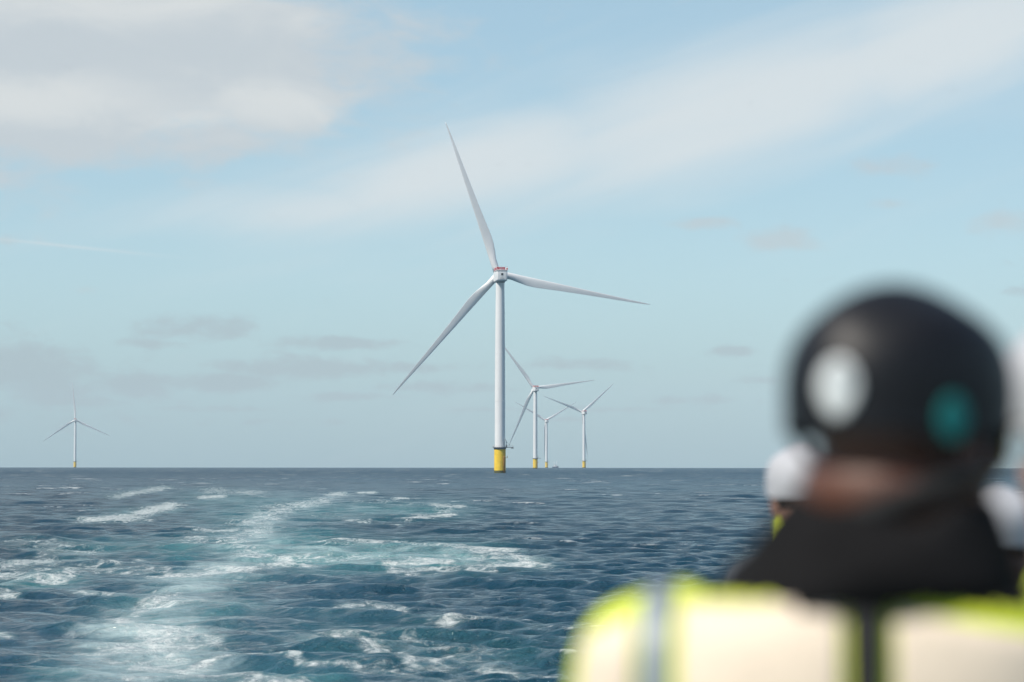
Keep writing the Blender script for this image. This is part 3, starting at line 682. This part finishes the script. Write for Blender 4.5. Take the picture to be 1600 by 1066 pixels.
    def patch(name, outline, m_, parent, side='back', off=.004, th=.004, nx=26, nz=26, mx=None):
        """cloth patch laid on the jacket: bilinear quad outline (x,z in body axes) pushed onto the surface from behind"""
        P = [Vector((x, z)) for x, z in outline]
        bm = bmesh.new(); vs = {}
        for i in range(nx + 1):
            for j in range(nz + 1):
                u, v = i / nx, j / nz
                q = (P[0] * (1 - u) + P[1] * u) * (1 - v) + (P[3] * (1 - u) + P[2] * u) * v
                # rounded corners
                o_ = Vector((0, -1, 0)) if side == 'back' else Vector((0, 1, 0))
                org = RB @ (Vector((q.x, 0, q.y)) + o_ * 1.0); dn = (RB.to_3x3() @ -o_)
                hit, nrm, _, _ = tree.ray_cast(org, dn)
                if hit is None: continue
                vs[i, j] = bm.verts.new(hit + nrm * off)
        for i in range(nx):
            for j in range(nz):
                c4 = [(i, j), (i + 1, j), (i + 1, j + 1), (i, j + 1)]
                if all(c_ in vs for c_ in c4):
                    vv = [vs[c_] for c_ in c4]
                    if max((vv[0].co - vv[2].co).length, (vv[1].co - vv[3].co).length) < .12: bm.faces.new(vv)
        bmesh.ops.recalc_face_normals(bm, faces=bm.faces)
        bmesh.ops.solidify(bm, geom=list(bm.faces), thickness=th)
        return obj(name, bm, M[m_], parent)
    for (nm, ol, mm, kw) in p.get('patches', []): patch(nm, ol, mm, jk, **kw)
    # ---- collar
    if p.get('collar'):
        bm = bmesh.new(); cx_ = (ho.x) * .45; cy_ = ho.y * .45
        rings = []
        for z, a, b, oxx in p['collar_rings']:
            rings.append([bm.verts.new(RB @ Vector((oxx + a * math.cos(2 * PI * q / 40), b * math.sin(2 * PI * q / 40), H + z + .010 * math.sin(3 * 2 * PI * q / 40 + z * 40) + .006 * math.sin(7 * 2 * PI * q / 40 - z * 70)))) for q in range(40)])
        for r0, r1 in zip(rings, rings[1:]):
            for q in range(40): bm.faces.new((r0[q], r0[(q + 1) % 40], r1[(q + 1) % 40], r1[q]))
        bmesh.ops.recalc_face_normals(bm, faces=bm.faces)
        bmesh.ops.solidify(bm, geom=list(bm.faces), thickness=.012)
        obj('collar', bm, M[p['collar']], root)
    # ---- helmet
    hx, hyy, hz = p.get('helmet_size', (.115, .140, .118))
    C0 = Vector((0, -.004, .052 + p.get('lift', 0)))
    def hp(t, f_, o_=0.0):
        """shell point: t polar angle from the crown, f azimuth (0 = front, +Y)"""
        e = 1.0 + 0.05 * math.sin(min(t, PI / 2) * 2) ** 2
        return C0 + Vector(((hx + o_) * e * math.sin(t) * math.sin(f_), (hyy + o_) * e * math.sin(t) * math.cos(f_), (hz + o_) * math.cos(t) if t <= PI / 2 else -(t - PI / 2) * hz * .95))
    def tmax(f_):   # lower edge: high over the brow, deep over the ears and nape
        return R(100 + (p.get('deep', 116) - 100) * (1 - math.cos(f_)) / 2 + 7 * math.exp(-((abs(math.atan2(math.sin(f_), math.cos(f_))) - 1.75) / .5) ** 2))
    bm = bmesh.new(); S = 64; T = 26; rings = []
    def shell(t, f_, o_):
        tt = min(t, PI / 2) if False else t
        q = hp(tt, f_, o_)
        if t > PI / 2:
            s_ = 1 - .05 * (t - PI / 2); base_ = hp(PI / 2, f_, o_); q = Vector((base_.x * s_, C0.y + (base_.y - C0.y) * s_, q.z))
        # shallow ridges along the crown
        return q + Vector((0, 0, .0035 * math.cos(6 * (q.x / hx))) if t < 1.2 else (0, 0, 0))
    top = bm.verts.new(MH @ shell(0, 0, 0))
    for i in range(1, T + 1):
        rings.append([bm.verts.new(MH @ shell(tmax(2 * PI * q / S) * i / T, 2 * PI * q / S, 0)) for q in range(S)])
    for q in range(S): bm.faces.new((top, rings[0][q], rings[0][(q + 1) % S]))
    for r0, r1 in zip(rings, rings[1:]):
        for q in range(S): bm.faces.new((r0[q], r0[(q + 1) % S], r1[(q + 1) % S], r1[q]))
    bmesh.ops.recalc_face_normals(bm, faces=bm.faces)
    bmesh.ops.solidify(bm, geom=list(bm.faces), thickness=.006)
    # brim
    bb = []
    for j, ext in enumerate((0, .012, .028)):
        bb.append([bm.verts.new(MH @ (shell(tmax(f_) * .985, f_, .001) + Vector((math.sin(f_), math.cos(f_), -.25)) * ext * max(0, math.cos(f_ * 1.35)))) for f_ in np.linspace(-1.15, 1.15, 25)])
    for r0, r1 in zip(bb, bb[1:]):
        for q in range(24): bm.faces.new((r0[q], r0[q + 1], r1[q + 1], r1[q]))
    he = obj('helmet', bm, M[p['helmet']], root, angle=60)
    def decal(name, fc, tc_, wx, wz, m_, parent, shape='egg', off=.0022):
        bm = bmesh.new(); K = 28; prev = None; cen = bm.verts.new(MH @ shell(tc_, fc, off)); rr = []
        for ring_ in range(1, 6):
            s_ = ring_ / 5; cur = []
            for q in range(K):
                a = 2 * PI * q / K; u, v = math.cos(a), math.sin(a)
                if shape == 'egg': u *= (1 + .0) * (1 - .22 * max(0, -v)) 
                cur.append(bm.verts.new(MH @ shell(tc_ - v * s_ * wz / hz, fc + u * s_ * wx / hyy, off)))
            rr.append(cur)
        for q in range(K): bm.faces.new((cen, rr[0][q], rr[0][(q + 1) % K]))
        for r0, r1 in zip(rr, rr[1:]):
            for q in range(K): bm.faces.new((r0[q], r0[(q + 1) % K], r1[(q + 1) % K], r1[q]))
        bmesh.ops.recalc_face_normals(bm, faces=bm.faces)
        bmesh.ops.solidify(bm, geom=list(bm.faces), thickness=.0012)
        return obj(name, bm, M[m_], parent)
    for d_ in p.get('decals', []): decal(*d_[:6], he, **d_[6])
    bm = bmesh.new()
    for s in (-1, 1):
        for f0 in (s * 1.15, s * 2.15):
            a0 = shell(tmax(f0) * .97, f0, -.004)
            tube(bm, [MH @ a0, MH @ Vector((s * .086, .012, -.062)), MH @ Vector((s * .05, .045, -.118)), MH @ Vector((0, .058, -.128))], .005, 8)
    obj('chin_strap', bm, M['web'], he)
    if p.get('nape_pad'):
        bm = bmesh.new()
        pts = []
        for f_ in np.linspace(PI - 1.75, PI + 1.5, 22): pts.append(MH @ Vector((math.sin(f_) * .099, math.cos(f_) * .116 - .004, -.088 + .042 * max(0, PI - .2 - f_))))
        tube(bm, pts, .013, 10); obj('nape_band', bm, M['web'], he)
    if p.get('glasses'):
        gl = bmesh.new(); r0 = []; r1 = []
        for f_ in np.linspace(-1.15, 1.15, 25):
            x = math.sin(f_) * .094; y = .030 + math.cos(f_) * .106 + (.012 if abs(f_) > .8 else 0)
            r0.append(gl.verts.new(MH @ Vector((x, y, .026)))); r1.append(gl.verts.new(MH @ Vector((x * .97, y - .004, -.018 + .012 * math.cos(f_ * 5) * (abs(f_) < .4)))))
        for q in range(24): gl.faces.new((r0[q], r0[q + 1], r1[q + 1], r1[q]))
        bmesh.ops.solidify(gl, geom=list(gl.faces), thickness=.0025)
        go = obj('safety_glasses', gl, M['lens'], root)
        gl = bmesh.new()
        for s in (-1, 1): tube(gl, [MH @ Vector((s * .073, .065, .012)), MH @ Vector((s * .083, .03, .010)), MH @ Vector((s * .084, -.01, .008))], .003, 6)
        obj('temple_arm', gl, M['web'], go)
    return root

def at(px, d): return (px - 800) / F * d
Hm = 4.885 - DECKZ
make_person(dict(loc=(at(1345, 2.6), 2.6, DECKZ), shoulder=Hm, neck=-.027, body_yaw=-7, head_yaw=-46, head_off=(.044, .01, 0), lift=.0, nod=-3, voxel=.006, shw=.226, bulk=1.0, square=True, deep=114,
    skin='skin', jacket='hivis', helmet='blackshell', collar='darkfab', nape_pad=True, glasses=True,
    collar_rings=[(-.03, .168, .150, .008), (-.005, .158, .146, .012), (.025, .143, .138, .018), (.045, .130, .128, .020), (.060, .120, .118, .024), (.070, .112, .108, .026)], yoke=(.022, .10),
    decals=[('front_badge', PI - R(12), R(92), .027, .032, 'sticker', dict(shape='egg')), ('badge_mark', PI - R(15), R(86), .010, .011, 'stickergrey', dict(shape='o', off=.0038)), ('side_badge', PI - R(69), R(105), .018, .024, 'teal', dict(shape='o'))],
    patches=[('reflective_panel', [(-.185, Hm - .5), (-.03, Hm - .5), (-.024, Hm - .026), (-.189, Hm - .033)], 'cream', {}),
             ('reflective_panel', [(.032, Hm - .5), (.21, Hm - .5), (.21, Hm - .065), (.030, Hm - .034)], 'cream', {}),
             ('sleeve_panel', [(-.318, Hm - .3), (-.240, Hm - .3), (-.240, Hm - .045), (-.292, Hm - .07)], 'cream', {}),
             ('sleeve_panel', [(.272, Hm - .3), (.335, Hm - .3), (.325, Hm - .1), (.27, Hm - .075)], 'cream', {}),
             ('harness_strap', [(-.230, Hm - .55), (-.199, Hm - .55), (-.199, Hm - .02), (-.232, Hm - .02)], 'tape', dict(off=.009, nx=4, nz=40)),
             ('harness_strap', [(.24, Hm - .55), (.262, Hm - .55), (.262, Hm - .03), (.235, Hm - .03)], 'tape', dict(off=.009, nx=4, nz=40)),
             ('back_strap', [(-.009, Hm - .55), (.011, Hm - .55), (.020, Hm - .0), (-.018, Hm - .0)], 'web', dict(off=.012, nx=4, nz=40))],
    label='person with back turned in black helmet and yellow high visibility jacket, very close'))
H2 = 4.855 - DECKZ
make_person(dict(loc=(at(1722, 3.35), 3.35, DECKZ), shoulder=H2, neck=.02, body_yaw=-88, head_yaw=-80, skin='skin2', jacket='hivis', helmet='whiteshell', voxel=.009, shw=.2, bulk=1.1,
    patches=[('reflective_panel', [(-.15, H2 - .5), (-.03, H2 - .5), (-.03, H2 - .12), (-.15, H2 - .12)], 'cream', {})],
    label='person in white helmet and yellow high visibility jacket, cut off at the right edge'))
H3 = 5.03 - .30 - DECKZ
make_person(dict(loc=(at(1252, 7.8), 7.8, DECKZ), shoulder=H3, neck=.0, body_yaw=20, head_yaw=10, skin='skin2', jacket='greyfab', helmet='whiteshell', voxel=.009, shw=.19, collar='hivis',
    collar_rings=[(-.09, .15, .13, 0), (-.04, .13, .12, 0.005), (.01, .122, .11, .01), (.105, .112, .112, .016)],
    label='person in white helmet and slate grey jacket, half hidden left of the black-helmeted neck'))
H4 = 4.90 - .30 - DECKZ
make_person(dict(loc=(at(1562, 7.1), 7.1, DECKZ), shoulder=H4, neck=.0, body_yaw=-25, head_yaw=-30, skin='skin', jacket='bluefab', helmet='whiteshell', voxel=.009, shw=.19,
    label='person in white helmet and blue-grey jacket, low behind the black-helmeted chin'))

# ---------------------------------------------------------------- sea air
bm = bmesh.new(); box(bm, (-14000, -14000, -26), (14000, 14000, 420))
hz_ = obj('haze', bm, bpy.data.materials.new('sea_haze'), None, smooth=False)
hm = hz_.data.materials[0]; hm.use_nodes = True; hm.node_tree.nodes.clear()
pv = hm.node_tree.nodes.new('ShaderNodeVolumePrincipled'); ho_ = hm.node_tree.nodes.new('ShaderNodeOutputMaterial')
pv.inputs['Color'].default_value = (0.82, 0.94, 1.0, 1); pv.inputs['Density'].default_value = 3.6e-5; pv.inputs['Anisotropy'].default_value = -0.15
hm.node_tree.links.new(pv.outputs[0], ho_.inputs['Volume'])
tag(hz_, kind='stuff')
